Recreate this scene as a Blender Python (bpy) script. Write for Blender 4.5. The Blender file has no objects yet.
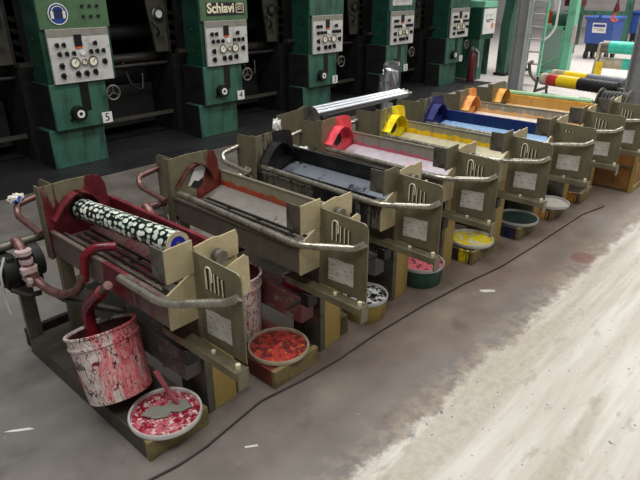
import bpy, bmesh, math, random
from mathutils import Vector, Matrix
random.seed(7)
S = bpy.context.scene
R = math.radians

def lin(c):
    c /= 255.0
    return c / 12.92 if c <= 0.04045 else ((c + 0.055) / 1.055) ** 2.4
def C(r, g, b):
    return (lin(r), lin(g), lin(b), 1.0)

# ------------------------------------------------------------------ camera
CAM_H, FPX, HORIZON = 1.6, 567.0, -15.0
cd = bpy.data.cameras.new('camera'); cam = bpy.data.objects.new('camera', cd)
S.collection.objects.link(cam)
cam.location = (0, 0, CAM_H)
pitch = math.atan((240 - HORIZON) / FPX)
cam.rotation_euler = (math.pi / 2 - pitch, 0, R(43.0) - math.pi / 2)
cd.sensor_fit = 'HORIZONTAL'; cd.sensor_width = 36.0; cd.lens = 36.0 * FPX / 640.0
cd.clip_end = 200
S.camera = cam

# ------------------------------------------------------------------ light
w = bpy.data.worlds.new('hall_light'); S.world = w; w.use_nodes = True
bg = w.node_tree.nodes['Background']
bg.inputs[0].default_value = (0.93, 0.97, 1.0, 1); bg.inputs[1].default_value = 0.15
S.view_settings.view_transform = 'Standard'; S.view_settings.look = 'None'
S.view_settings.gamma = 1.0; S.view_settings.use_curve_mapping = False
S.view_settings.exposure = 0.15
def area(name, loc, sx, sy, power, col=(1, 0.985, 0.955), rot=(0, 0, 0)):
    l = bpy.data.lights.new(name, 'AREA'); l.shape = 'RECTANGLE'; l.size = sx; l.size_y = sy
    l.energy = power; l.color = col
    o = bpy.data.objects.new(name, l); S.collection.objects.link(o)
    o.location = loc; o.rotation_euler = rot
    return o
area('hall_lamp_over_aisle', (4.0, -0.4, 4.6), 11.0, 0.5, 215)
area('hall_lamp_over_trolleys', (3.2, 2.9, 4.6), 9.0, 0.4, 195)
area('hall_lamp_far_bay', (14.0, 3.0, 5.2), 8.0, 7.0, 900)
area('hall_lamp_near_bay', (-1.0, 0.6, 4.6), 2.0, 0.5, 45)

# ------------------------------------------------------------------ materials
class NT:
    def __init__(s, name):
        s.m = bpy.data.materials.new(name); s.m.use_nodes = True
        s.t = s.m.node_tree; s.b = s.t.nodes['Principled BSDF']
        s.co = s.t.nodes.new('ShaderNodeTexCoord').outputs['Object']
        s.geo = None
    def n(s, kind, **kw):
        x = s.t.nodes.new(kind)
        for k, v in kw.items(): setattr(x, k, v)
        return x
    def link(s, a, b): s.t.links.new(a, b)
    def mapped(s, scale, loc=(0, 0, 0), src=None):
        m = s.n('ShaderNodeMapping'); m.inputs['Scale'].default_value = scale; m.inputs['Location'].default_value = loc
        s.link(src or s.co, m.inputs[0]); return m.outputs[0]
    def noise(s, scale, detail=5, vec=None, rough=0.6):
        x = s.n('ShaderNodeTexNoise'); x.inputs['Scale'].default_value = scale
        x.inputs['Detail'].default_value = detail; x.inputs['Roughness'].default_value = rough
        s.link(vec or s.co, x.inputs['Vector']); return x.outputs['Fac']
    def ramp(s, fac, lo, hi, a=0.0, b=1.0):
        x = s.n('ShaderNodeMapRange'); x.inputs[1].default_value = lo; x.inputs[2].default_value = hi
        x.inputs[3].default_value = a; x.inputs[4].default_value = b
        s.link(fac, x.inputs[0]); return x.outputs[0]
    def math(s, op, a, b=0.0):
        x = s.n('ShaderNodeMath', operation=op)
        for i, v in enumerate((a, b)):
            if isinstance(v, (int, float)): x.inputs[i].default_value = v
            else: s.link(v, x.inputs[i])
        return x.outputs[0]
    def mix(s, fac, a, b):
        x = s.n('ShaderNodeMix', data_type='RGBA')
        if isinstance(fac, (int, float)): x.inputs[0].default_value = fac
        else: s.link(fac, x.inputs[0])
        for i, v in ((6, a), (7, b)):
            if isinstance(v, tuple): x.inputs[i].default_value = v
            else: s.link(v, x.inputs[i])
        return x.outputs[2]
    def sep(s, src=None):
        x = s.n('ShaderNodeSeparateXYZ'); s.link(src or s.co, x.inputs[0]); return x.outputs
    def out(s, col, rough=0.5, metal=0.0, bump=None, bs=0.2):
        if isinstance(col, tuple): s.b.inputs['Base Color'].default_value = col
        else: s.link(col, s.b.inputs['Base Color'])
        if isinstance(rough, (int, float)): s.b.inputs['Roughness'].default_value = rough
        else: s.link(rough, s.b.inputs['Roughness'])
        s.b.inputs['Metallic'].default_value = metal
        if bump is not None:
            x = s.n('ShaderNodeBump'); x.inputs['Strength'].default_value = bs; x.inputs['Distance'].default_value = 0.004
            s.link(bump, x.inputs['Height']); s.link(x.outputs[0], s.b.inputs['Normal'])
        return s.m

def worn(name, base, dirt, rough=0.5, metal=0.0, scale=9.0, amt=0.5, streak=False):
    """a base colour with patches of another colour on it"""
    k = NT(name)
    v = k.mapped((1, 1, 0.25)) if streak else None
    f = k.ramp(k.noise(scale, 6, v), 0.62 - amt * 0.35, 0.80 - amt * 0.2)
    f2 = k.ramp(k.noise(scale * 6, 3), 0.35, 0.75, 0.0, 0.35)
    c = k.mix(f, base, dirt); c = k.mix(f2, c, dirt)
    return k.out(c, k.ramp(k.noise(scale * 3), 0.3, 0.7, rough - 0.08, rough + 0.1), metal, k.noise(min(scale * 8, 70)) if scale < 15 else None, 0.12)

def inked(name, base, ink, amt, scale=11.0, metal=0.3, rough=0.45, ink2=None, vert=0.35, gz=0.0, gx=0.0, z0=0.68):
    """sheet metal with runs of dried ink; amt 0..1 is how much is covered"""
    k = NT(name)
    v = k.mapped((1, 1, vert))
    big = k.noise(scale * 0.45, 6, v); fine = k.noise(scale * 4, 4, k.mapped((1, 1, 0.12)))
    s = k.math('ADD', big, k.math('MULTIPLY', k.math('SUBTRACT', fine, 0.5), 0.45))
    if gz or gx:
        q = k.sep()
        s = k.math('ADD', s, k.math('MULTIPLY', k.math('SUBTRACT', z0, q[2]), gz)); s = k.math('ADD', s, k.math('MULTIPLY', k.math('SUBTRACT', q[0], 0.14), gx))
    th = 0.78 - amt * 0.56
    f = k.ramp(s, th - 0.02, th + 0.03)
    dirt = k.ramp(k.noise(scale * 2, 5), 0.4, 0.75, 0.0, 0.45)
    b = k.mix(dirt, base, tuple(x * 0.45 for x in base[:3]) + (1,))
    if ink2 is None: ink2 = tuple(min(1, x * 1.7 + 0.01) for x in ink[:3]) + (1,)
    ic = k.mix(k.ramp(k.noise(scale * 1.4, 4), 0.45, 0.68), ink, ink2)
    c = k.mix(f, b, ic)
    k.b.inputs['Metallic'].default_value = metal
    k.link(k.ramp(f, 0, 1, metal, 0.0), k.b.inputs['Metallic'])
    m = k.out(c, rough, metal, k.noise(scale * 6), 0.12)
    k.link(k.ramp(f, 0, 1, metal, 0.0), k.b.inputs['Metallic'])
    return m

def splatter(name, base, cols, scale=16.0, rough=0.35):
    """blotches of several colours over a base"""
    k = NT(name)
    c = base
    for i, (col, th) in enumerate(cols):
        nv = k.noise(scale * (0.7 + 0.35 * i), 5, k.mapped((1, 1, 1), (3.1 * i, 7.7 * i, 1.3 * i)), 0.65)
        c = k.mix(k.ramp(nv, th, th + 0.03), c, col)
    return k.out(c, rough, 0.0, k.noise(scale * 3), 0.3)

OLIVE = C(128, 122, 98); OLIVE_D = C(82, 77, 60)
M = {}
M['olive'] = worn('olive_grey_sheet_metal', OLIVE, OLIVE_D, 0.42, 0.35, 7, 0.45, True)
M['tan'] = worn('lamplit_olive_metal', C(198, 184, 148), C(158, 144, 108), 0.42, 0.3, 8, 0.3, True)  # the olive metal again, lightened for end faces lit from the aisle
M['steel'] = worn('dull_steel', C(118, 114, 104), C(66, 62, 56), 0.38, 0.5, 12, 0.4)
M['steel_dark'] = worn('dark_steel', C(58, 54, 50), C(28, 26, 25), 0.45, 0.3, 12, 0.4)
M['pipe'] = worn('worn_tube', C(176, 172, 158), C(112, 104, 90), 0.25, 0.7, 16, 0.35)
M['pipe_rusty'] = worn('reddish_tube', C(122, 88, 82), C(72, 50, 46), 0.32, 0.35, 20, 0.4)
k_ = NT('bright_shaft'); M['chrome'] = k_.out(k_.mix(k_.noise(3), C(196, 200, 206), C(160, 164, 170)), 0.34, 0.95)
M['black'] = worn('black_rubber', C(24, 24, 25), C(12, 12, 12), 0.5, 0, 20, 0.4)
M['blackplastic'] = worn('black_plastic', C(18, 18, 18), C(10, 10, 10), 0.35, 0, 20, 0.3)
M['timber'] = worn('yellowish_timber', C(176, 150, 84), C(120, 96, 48), 0.6, 0, 9, 0.35, True)
M['timber_dark'] = worn('grimy_timber', C(104, 92, 58), C(52, 44, 30), 0.65, 0, 9, 0.5)
M['sill'] = worn('olive_timber_sill', C(138, 122, 80), C(76, 64, 42), 0.6, 0, 9, 0.45)
M['crate'] = worn('orange_brown_board', C(158, 112, 58), C(104, 66, 32), 0.65, 0, 5, 0.4)
M['white'] = worn('white_paint', C(196, 194, 190), C(150, 146, 140), 0.4, 0, 12, 0.25)
M['white_clean'] = worn('white_plastic', C(222, 220, 216), C(190, 188, 184), 0.4, 0, 14, 0.2)
M['green'] = worn('green_machine_paint', C(56, 100, 84), C(24, 40, 34), 0.45, 0, 8, 0.42, True)
M['green_dark'] = worn('dark_green_machine_paint', C(22, 70, 54), C(12, 36, 28), 0.45, 0, 8, 0.4)
M['green_olive'] = worn('olive_green_paint', C(74, 104, 72), C(50, 72, 50), 0.45, 0, 8, 0.3)
M['green_light'] = worn('pale_green_machine_paint', C(122, 190, 158), C(80, 146, 116), 0.45, 0, 5, 0.3)
M['green_pipe'] = worn('mint_pipe', C(150, 196, 150), C(110, 156, 112), 0.4, 0, 9, 0.3)
M['machine_black'] = worn('blackened_machinery', C(26, 26, 26), C(9, 9, 9), 0.6, 0, 6, 0.5)
M['machine_grey'] = worn('grimy_machine_grey', C(78, 74, 64), C(40, 38, 34), 0.5, 0.1, 8, 0.4)
M['post'] = worn('grey_post_paint', C(140, 142, 142), C(110, 112, 112), 0.5, 0, 4, 0.3)
M['blue'] = worn('blue_bin_plastic', C(48, 80, 152), C(34, 56, 112), 0.45, 0, 5, 0.3)
M['blue_deep'] = worn('deep_blue', C(30, 40, 170), C(14, 18, 90), 0.35, 0, 12, 0.3)
M['signblue'] = worn('blue_sign_enamel', C(36, 66, 140), C(30, 54, 120), 0.4)
M['orange'] = worn('orange_paint', C(226, 92, 42), C(180, 60, 26), 0.45)
M['redpaint'] = worn('dark_red_paint', C(96, 20, 28), C(56, 12, 18), 0.4)
M['redroll'] = worn('red_film', C(200, 62, 60), C(150, 36, 36), 0.35)
M['yellowroll'] = worn('yellow_film', C(240, 206, 30), C(214, 170, 20), 0.35)
M['turq'] = worn('turquoise_film', C(60, 196, 172), C(40, 160, 140), 0.35)
M['ivory'] = worn('ivory_film', C(196, 184, 160), C(140, 124, 104), 0.45)
M['orange_led'] = worn('orange_strip', C(220, 96, 40), C(190, 70, 30), 0.4)
M['mesh'] = worn('pale_mesh_screen', C(150, 172, 160), C(110, 136, 122), 0.5, 0, 60, 0.5)
M['ink_text'] = worn('black_print', C(20, 20, 22), C(30, 30, 32), 0.5)
M['blue_text'] = worn('blue_print', C(60, 62, 140), C(44, 46, 116), 0.5)
M['cream_text'] = worn('cream_print', C(226, 218, 190), C(206, 196, 166), 0.5)
M['foil'] = worn('crumpled_foil', C(170, 172, 176), C(110, 112, 118), 0.28, 0.8, 14, 0.4)
M['red_ink'] = worn('wet_crimson_ink', C(122, 26, 40), C(72, 12, 22), 0.25, 0, 12, 0.4)

# printed paper on the guards
def paper_mat():
    k = NT('printed_paper')
    n1 = k.noise(34, 2, k.mapped((1, 0.7, 3.2)), 0.5)
    f = k.ramp(n1, 0.60, 0.64)
    base = k.mix(k.ramp(k.noise(9, 3), 0.35, 0.7), C(196, 194, 186), C(164, 162, 152))
    return k.out(k.mix(k.math('MULTIPLY', f, 0.75), base, C(84, 84, 92)), 0.5)
M['paper'] = paper_mat()

# gravure roller with rows of white flakes on dark green-black
def roller_mat():
    k = NT('patterned_gravure_roller')
    xyz = k.sep()
    ang = k.math('ARCTAN2', xyz[2], xyz[0])
    u = k.math('MULTIPLY', ang, 12 / (2 * math.pi)); v = k.math('MULTIPLY', xyz[1], 27.0)
    cmb = k.n('ShaderNodeCombineXYZ'); k.link(u, cmb.inputs[0]); k.link(v, cmb.inputs[1])
    vo = k.n('ShaderNodeTexVoronoi'); vo.inputs['Scale'].default_value = 1.0; vo.inputs['Randomness'].default_value = 0.45
    k.link(cmb.outputs[0], vo.inputs['Vector'])
    d = k.math('ADD', vo.outputs['Distance'], k.math('MULTIPLY', k.math('SUBTRACT', k.noise(70, 3), 0.5), 0.55))
    f = k.ramp(d, 0.43, 0.48)
    pale = k.mix(k.ramp(k.noise(25, 2), 0.4, 0.6), C(232, 234, 222), C(176, 196, 178))
    return k.out(k.mix(f, pale, C(22, 34, 30)), 0.3)
M['roller'] = roller_mat()

# white pail with long red runs
def pail_mat(name, bottom_red):
    k = NT(name)
    xyz = k.sep()
    ang = k.math('ARCTAN2', xyz[1], xyz[0])
    cmb = k.n('ShaderNodeCombineXYZ')
    warp = k.math('MULTIPLY', k.math('SUBTRACT', k.noise(13, 2), 0.5), 0.5)
    k.link(k.math('ADD', k.math('COSINE', ang), warp), cmb.inputs[0]); k.link(k.math('ADD', k.math('SINE', ang), warp), cmb.inputs[1]); k.link(k.math('MULTIPLY', xyz[2], 1.5), cmb.inputs[2])
    runs = k.noise(3.6, 5, cmb.outputs[0])
    base = k.mix(k.ramp(k.noise(20, 4), 0.4, 0.7), C(222, 214, 206), C(196, 178, 170))
    side = k.ramp(k.math('ADD', k.math('MULTIPLY', xyz[0], 0.65), k.math('MULTIPLY', xyz[1], 0.72)), -0.06, 0.10)
    pink = k.ramp(k.math('ADD', runs, k.math('MULTIPLY', side, 0.30 if bottom_red else 0.06)), 0.60, 0.72)
    c = k.mix(k.math('MULTIPLY', pink, 0.9), base, k.mix(k.ramp(k.noise(30, 3), 0.4, 0.65), C(220, 86, 98), C(232, 150, 150)))
    for sc_, wd, col in ((3.2, 0.010, C(120, 18, 36)), (4.1, 0.007, C(150, 40, 56)), (8.0, 0.008, C(96, 20, 34)), (5.0, 0.010, C(84, 16, 28)), (6.5, 0.009, C(44, 14, 20))):
        t2 = k.noise(sc_, 1, cmb.outputs[0], 0.4)
        c = k.mix(k.ramp(k.math('ABSOLUTE', k.math('SUBTRACT', t2, 0.5)), wd, wd * 0.5), c, col)
    c = k.mix(k.ramp(k.noise(5.0, 4, cmb.outputs[0]), 0.67, 0.70), c, C(96, 16, 30))
    return k.out(c, 0.35)
M['pail'] = pail_mat('ink_streaked_white_pail', True); M['pail_white'] = pail_mat('dark_streaked_white_pail', False)
M['pail_inside'] = worn('ink_brown_pail_inside', C(84, 44, 40), C(44, 24, 24), 0.4, 0, 12, 0.4)

# hall floor
def floor_mat():
    k = NT('worn_concrete_and_white_aisle')
    xyz = k.sep()
    big = k.noise(1.1, 6); mid = k.noise(5, 6); fine = k.noise(40, 4)
    conc = k.mix(k.ramp(mid, 0.3, 0.7), C(104, 101, 97), C(126, 122, 117))
    conc = k.mix(k.ramp(big, 0.42, 0.66, 0, 0.7), conc, C(88, 84, 80))
    # brownish ink dust along the trolley fronts
    bx = k.ramp(xyz[0], 0.6, 2.6, 0.15, 0.75)
    by = k.math('MULTIPLY', k.ramp(xyz[1], 2.0, 1.5), k.ramp(xyz[1], 0.6, 0.9))
    conc = k.mix(k.math('MULTIPLY', bx, by), conc, k.mix(k.ramp(mid, 0.35, 0.7), C(122, 102, 90), C(150, 132, 118)))
    nb = k.math('MULTIPLY', k.ramp(xyz[1], 1.28, 1.44, 0, 0.6), k.ramp(xyz[0], 0.9, 1.6))
    conc = k.mix(k.math('MULTIPLY', nb, k.ramp(k.noise(3.5, 5), 0.3, 0.6)), conc, C(76, 62, 52))
    spots = k.ramp(k.noise(26, 3), 0.70, 0.73)
    conc = k.mix(k.math('MULTIPLY', spots, 0.5), conc, C(168, 160, 150))
    dk = k.ramp(k.noise(3.2, 5, k.mapped((1, 1, 1), (5, 2, 0))), 0.60, 0.72, 0, 0.55)
    conc = k.mix(dk, conc, C(70, 62, 58))
    gz = k.math('MULTIPLY', k.ramp(xyz[1], 1.28, 1.05), k.ramp(k.noise(2.5, 4), 0.35, 0.6, 0, 0.6))
    conc = k.mix(gz, conc, C(100, 98, 99))
    # white aisle with streaks
    st = k.noise(3, 6, k.mapped((0.35, 3.0, 1)))
    wh = k.mix(k.ramp(st, 0.38, 0.62), C(198, 194, 186), C(176, 168, 156))
    band = k.noise(2.2, 4, k.mapped((0.16, 2.4, 1), (3, 1, 0)))
    wh = k.mix(k.ramp(band, 0.50, 0.60, 0, 0.7), wh, k.mix(k.ramp(k.noise(30, 4), 0.35, 0.7), C(150, 140, 124), C(176, 166, 150)))
    wh = k.mix(k.ramp(k.noise(9, 5, k.mapped((0.6, 1.6, 1))), 0.58, 0.66, 0, 0.6), wh, C(152, 142, 128))
    wh = k.mix(k.ramp(k.noise(30, 2), 0.70, 0.72), wh, C(96, 100, 116))
    edge = k.math('ADD', xyz[1], k.math('MULTIPLY', k.math('SUBTRACT', k.noise(7, 9, None, 0.8), 0.5), 0.30))
    f = k.ramp(edge, 0.94, 0.90)
    tanz = k.math('MULTIPLY', k.ramp(edge, 1.10, 0.94), k.ramp(k.noise(16, 5), 0.42, 0.58, 0, 0.6))
    conc = k.mix(tanz, conc, C(160, 146, 128))
    c = k.mix(f, conc, wh)
    red = k.ramp(k.math('ADD', k.math('POWER', k.math('MULTIPLY', k.math('SUBTRACT', xyz[0], 3.55), 0.8), 2.0), k.math('POWER', k.math('SUBTRACT', xyz[1], 1.0), 2.0)), 0.0065, 0.004)
    c = k.mix(k.math('MULTIPLY', red, 0.6), c, C(110, 52, 52))
    # paler floor colour towards the far bay
    far = k.ramp(xyz[0], 6.5, 9.5)
    farc = k.mix(k.ramp(mid, 0.35, 0.7), C(206, 196, 192), C(184, 176, 172))
    c = k.mix(k.math('MULTIPLY', far, k.ramp(xyz[1], 0.9, 1.4)), c, farc)
    return k.out(c, k.ramp(fine, 0.3, 0.7, 0.42, 0.6), 0.0, fine, 0.08)
M['floor'] = floor_mat()
M['dark_sheet'] = worn('dark_floor_sheet', C(38, 38, 39), C(24, 24, 25), 0.5, 0, 2.5, 0.5)
M['wall'] = worn('pale_hall_wall', C(222, 216, 212), C(206, 198, 194), 0.7, 0, 2, 0.3)
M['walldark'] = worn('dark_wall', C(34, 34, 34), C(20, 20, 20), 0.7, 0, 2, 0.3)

# ------------------------------------------------------------------ mesh building
class MB:
    def __init__(s): s.bm = bmesh.new()
    def box(s, x0, x1, y0, y1, z0, z1, mtx=None):
        r = bmesh.ops.create_cube(s.bm, size=1.0)
        m = Matrix.Translation(((x0 + x1) / 2, (y0 + y1) / 2, (z0 + z1) / 2)) @ Matrix.Diagonal((abs(x1 - x0), abs(y1 - y0), abs(z1 - z0), 1))
        if mtx: m = mtx @ m
        bmesh.ops.transform(s.bm, matrix=m, verts=r['verts']); return s
    def prism(s, pts, vec):
        """polygon (3-D points, one plane) swept along vec"""
        v = Vector(vec)
        a = [s.bm.verts.new(p) for p in pts]; b = [s.bm.verts.new(Vector(p) + v) for p in pts]
        n = len(pts)
        s.bm.faces.new(a); s.bm.faces.new(b[::-1])
        for i in range(n): s.bm.faces.new((a[i], b[i], b[(i + 1) % n], a[(i + 1) % n]))
        return s
    def cyl(s, p, q, r, r2=None, n=20):
        p, q = Vector(p), Vector(q); d = q - p
        res = bmesh.ops.create_cone(s.bm, cap_ends=True, segments=n, radius1=r, radius2=r if r2 is None else r2, depth=d.length)
        m = Matrix.Translation((p + q) / 2) @ d.to_track_quat('Z', 'Y').to_matrix().to_4x4()
        bmesh.ops.transform(s.bm, matrix=m, verts=res['verts']); return s
    def tube(s, pts, r, n=10, ribs=0.0, step=None):
        pts = [Vector(p) for p in pts]
        if len(pts) > 2:               # round the corners
            out = [pts[0]]
            for i in range(1, len(pts) - 1):
                a, b, c = pts[i - 1], pts[i], pts[i + 1]
                t = min((a - b).length, (c - b).length) * 0.42; t = min(t, r * 4.5)
                p0 = b + (a - b).normalized() * t; p1 = b + (c - b).normalized() * t
                for k in range(6):
                    u = k / 5; out.append(p0 * (1 - u) ** 2 + b * 2 * u * (1 - u) + p1 * u * u)
            out.append(pts[-1]); pts = out
        if step:
            o2 = [pts[0]]
            for a, b in zip(pts, pts[1:]):
                k = max(1, int((b - a).length / step))
                for i in range(1, k + 1): o2.append(a.lerp(b, i / k))
            pts = o2
        rings = []; ref = None
        for i, p in enumerate(pts):
            d = (pts[min(i + 1, len(pts) - 1)] - pts[max(i - 1, 0)]).normalized()
            if ref is None:
                ref = d.orthogonal().normalized()
            ref = (ref - d * ref.dot(d)).normalized(); bi = d.cross(ref)
            rr = r * (1 + ribs * (1 if i % 2 else -1))
            rings.append([s.bm.verts.new(p + (ref * math.cos(2 * math.pi * j / n) + bi * math.sin(2 * math.pi * j / n)) * rr) for j in range(n)])
        for a, b in zip(rings, rings[1:]):
            for j in range(n): s.bm.faces.new((a[j], a[(j + 1) % n], b[(j + 1) % n], b[j]))
        s.bm.faces.new(rings[0][::-1]); s.bm.faces.new(rings[-1])
        return s
    def lathe(s, prof, n=40, mtx=None):
        rings = []
        for r, z in prof:
            if r < 1e-6: rings.append([s.bm.verts.new((0, 0, z))])
            else: rings.append([s.bm.verts.new((r * math.cos(2 * math.pi * j / n), r * math.sin(2 * math.pi * j / n), z)) for j in range(n)])
        vs = [v for g in rings for v in g]
        for a, b in zip(rings, rings[1:]):
            for j in range(n):
                k = (j + 1) % n
                if len(a) == 1 and len(b) > 1: s.bm.faces.new((a[0], b[j], b[k]))
                elif len(b) == 1 and len(a) > 1: s.bm.faces.new((a[j], a[k], b[0]))
                elif len(a) > 1: s.bm.faces.new((a[j], a[k], b[k], b[j]))
        if mtx: bmesh.ops.transform(s.bm, matrix=mtx, verts=vs)
        return s
    def build(s, name, mat, parent=None, smooth=True, bevel=0.0, loc=None):
        bmesh.ops.recalc_face_normals(s.bm, faces=s.bm.faces)
        me = bpy.data.meshes.new(name); s.bm.to_mesh(me); s.bm.free()
        if isinstance(mat, str): mat = M[mat]
        me.materials.append(mat)
        o = bpy.data.objects.new(name, me); S.collection.objects.link(o)
        if parent: o.parent = parent
        if loc: o.location = loc
        if smooth:
            for p in me.polygons: p.use_smooth = True
            me.set_sharp_from_angle(angle=R(38))
        if bevel:
            b = o.modifiers.new('soft_edges', 'BEVEL'); b.width = bevel; b.segments = 2; b.limit_method = 'ANGLE'; b.angle_limit = R(40)
        return o

def tag(o, label, cat, group=None, kind=None):
    if label: o['label'] = label
    if cat: o['category'] = cat
    if group: o['group'] = group
    if kind: o['kind'] = kind
    return o
def thing(name, label, cat, loc=(0, 0, 0), rotz=0.0, group=None):
    o = bpy.data.objects.new(name, None); S.collection.objects.link(o)
    o.empty_display_size = 0.1; o.location = loc; o.rotation_euler = (0, 0, rotz)
    return tag(o, label, cat, group)
def text(name, body, size, mat, parent, mtx, ext=0.001, align='CENTER', bold=0.0):
    cu = bpy.data.curves.new(name, 'FONT'); cu.body = body; cu.size = size; cu.extrude = ext
    cu.align_x = align; cu.align_y = 'CENTER'; cu.offset = bold
    tmp = bpy.data.objects.new(name, cu); S.collection.objects.link(tmp)
    me = bpy.data.meshes.new_from_object(tmp.evaluated_get(bpy.context.evaluated_depsgraph_get()))
    bpy.data.objects.remove(tmp); bpy.data.curves.remove(cu)
    me.materials.clear(); me.materials.append(M[mat] if isinstance(mat, str) else mat)
    o = bpy.data.objects.new(name, me); S.collection.objects.link(o)
    if parent: o.parent = parent
    o.matrix_local = mtx
    return o
FACE_MY = Matrix.Rotation(R(90), 4, 'X')                 # text plane facing -Y
def face_my(x, y, z): return Matrix.Translation((x, y, z)) @ FACE_MY
FACE_MX = Matrix.Rotation(R(-90), 4, 'Z') @ FACE_MY      # text plane facing -X
def face_mx(x, y, z): return Matrix.Translation((x, y, z)) @ FACE_MX

# ------------------------------------------------------------------ setting
def struct(name, mb, mat, **kw):
    o = mb.build(name, mat, smooth=False, **kw); o['kind'] = 'structure'; return o
struct('floor', MB().box(-6, 30, -6, 14, -0.1, 0.0), 'floor')
struct('trim_1', MB().box(-6, 9.7, 4.86, 9.0, 0.0, 0.012), 'dark_sheet')  # thin dark sheet over the floor of the press bay
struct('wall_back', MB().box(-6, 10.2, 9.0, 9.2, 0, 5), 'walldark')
wl = MB()
wl.box(26, 26.2, -6, 14, 0, 5)
for i in range(18): wl.box(25.96, 26.0, -6, 14, 0.2 + i * 0.26, 0.23 + i * 0.26)
struct('wall_far', wl, 'wall')

# ------------------------------------------------------------------ printing press units
def press_unit(x0, number, spec):
    u = thing('printing_unit', spec['label'], 'printing press', (x0, 5.25, 0), 0, 'printing units in a row')
    # cabinets: pedestal, lower body, upper body
    MB().box(-0.10, 0.43, 0.06, 0.34, 0.012, 0.375).build('pedestal', 'green', u, bevel=0.006)
    MB().box(-0.05, 0.48, 0.0, 0.38, 0.375, 0.79).build('lower_cabinet', 'green', u, bevel=0.006)
    up = MB().box(-0.045, 0.605, 0.01, 0.31, 0.79, 2.3).build('upper_cabinet', 'green_dark', u, bevel=0.006)
    MB().box(-0.04, 0.60, -0.012, 0.012, 1.25, 1.9).build('head_panel', 'green_olive' if number in (5, 4) else 'green', u, bevel=0.004)
    MB().box(-0.053, -0.0505, 0.02, 0.37, 0.38, 0.785).build('side_shade', 'machine_black', u)  # black sheet painting the shade on the lower cabinet's left side
    MB().box(-0.103, -0.1005, 0.07, 0.33, 0.02, 0.37).build('side_shade', 'machine_black', u)  # the same painted shade on the pedestal's left side
    # control panel and its instruments
    cp = MB().box(0.0, 0.565, -0.03, 0.0, 0.79, 1.25).build('control_panel', 'white', u, bevel=0.004)
    MB().box(0.002, 0.563, -0.033, -0.029, 1.187, 1.248).build('header_strip', worn('grey_strip_%d' % number, C(134, 130, 120), C(112, 108, 98), 0.5), cp)
    MB().box(0.232, 0.30, -0.040, -0.030, 1.10, 1.20).build('display', 'blackplastic', cp)
    MB().box(0.238, 0.300, -0.038, -0.030, 1.083, 1.099).build('indicator_strip', 'orange_led', cp)
    kn = [(0.07, 1.12), (0.13, 1.12), (0.42, 1.12), (0.08, 1.045), (0.145, 1.045), (0.21, 1.045), (0.37, 1.05), (0.43, 1.05), (0.49, 1.05),
          (0.085, 0.945), (0.49, 0.955), (0.085, 0.86), (0.22, 0.865), (0.30, 0.865), (0.385, 0.87)]
    for i, (kx, kz) in enumerate(kn):
        r = 0.019 if i < 9 else 0.025
        mb = MB().cyl((kx, -0.03, kz), (kx, -0.055, kz), r, r * 0.8, 12)
        mb.box(kx - 0.005, kx + 0.005, -0.066, -0.05, kz - r * 1.15, kz + r * 1.15)
        mb.build('knob', 'blackplastic', cp)
    for gx, r in ((0.205, 0.042), (0.292, 0.024), (0.375, 0.042)):
        g = MB().cyl((gx, -0.03, 0.965), (gx, -0.046, 0.965), r, None, 28)
        g.build('gauge', worn('gauge_face_%d_%d' % (number, int(gx * 100)), C(232, 226, 206), C(214, 206, 184), 0.4), cp)
        rm = MB().lathe([(r * 0.88, 0), (r * 0.88, 0.008), (r * 1.12, 0.008), (r * 1.12, 0), (r * .88, 0)], 28, Matrix.Translation((gx, -0.042, 0.965)) @ FACE_MY)
        rm.build('gauge_rim', 'steel', cp)
        MB().box(-0.002, 0.002, -0.003, 0.0, -r * .2, r * .7, Matrix.Translation((gx, -0.047, 0.965)) @ Matrix.Rotation(R(40), 4, 'Y')).build('gauge_needle', 'ink_text', cp)
    MB().cyl((0.292, -0.03, 1.045), (0.292, -0.042, 1.045), 0.024, None, 20).build('push_button', 'white_clean', cp)
    # slot, dial, handwheel and number plate on the lower cabinet
    MB().box(0.225, 0.305, -0.006, 0.001, 0.53, 0.785).build('slot', 'blackplastic', u)
    d = MB().cyl((0.17, 0.0, 0.515), (0.17, -0.06, 0.515), 0.072, 0.066, 28).build('dial', 'blackplastic', u)
    MB().lathe([(0.017, 0), (0.017, 0.006), (0.036, 0.006), (0.036, 0), (0.017, 0)], 24, Matrix.Translation((0.17, -0.06, 0.515)) @ FACE_MY).build('dial_ring', 'white_clean', d)
    MB().cyl((0.10, 0.0, 0.46), (0.10, -0.012, 0.46), 0.014).build('bolt', 'blackplastic', u)
    hw = MB().lathe([(0.066 + 0.009 * math.cos(a), 0.009 * math.sin(a)) for a in [i * math.pi / 4 for i in range(9)]], 28, Matrix.Translation((0.52, -0.05, 0.665)) @ FACE_MY)
    for a in (90, 210, 330):
        hw.cyl((0.52, -0.05, 0.665), (0.52 + 0.066 * math.cos(R(a)), -0.05, 0.665 + 0.066 * math.sin(R(a))), 0.006, None, 8)
    hw.cyl((0.52, -0.06, 0.665), (0.52, 0.10, 0.665), 0.012, None, 12)
    hw.box(0.46, 0.535, 0.05, 0.10, 0.65, 0.68)
    hw.build('handwheel', 'steel', u)
    np_ = MB().box(0.395, 0.495, -0.01, -0.002, 0.385, 0.485).build('number_plate', 'white_clean', u)
    text('number', str(number), 0.105, 'ink_text', np_, face_my(0.445, -0.011, 0.435))
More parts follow.
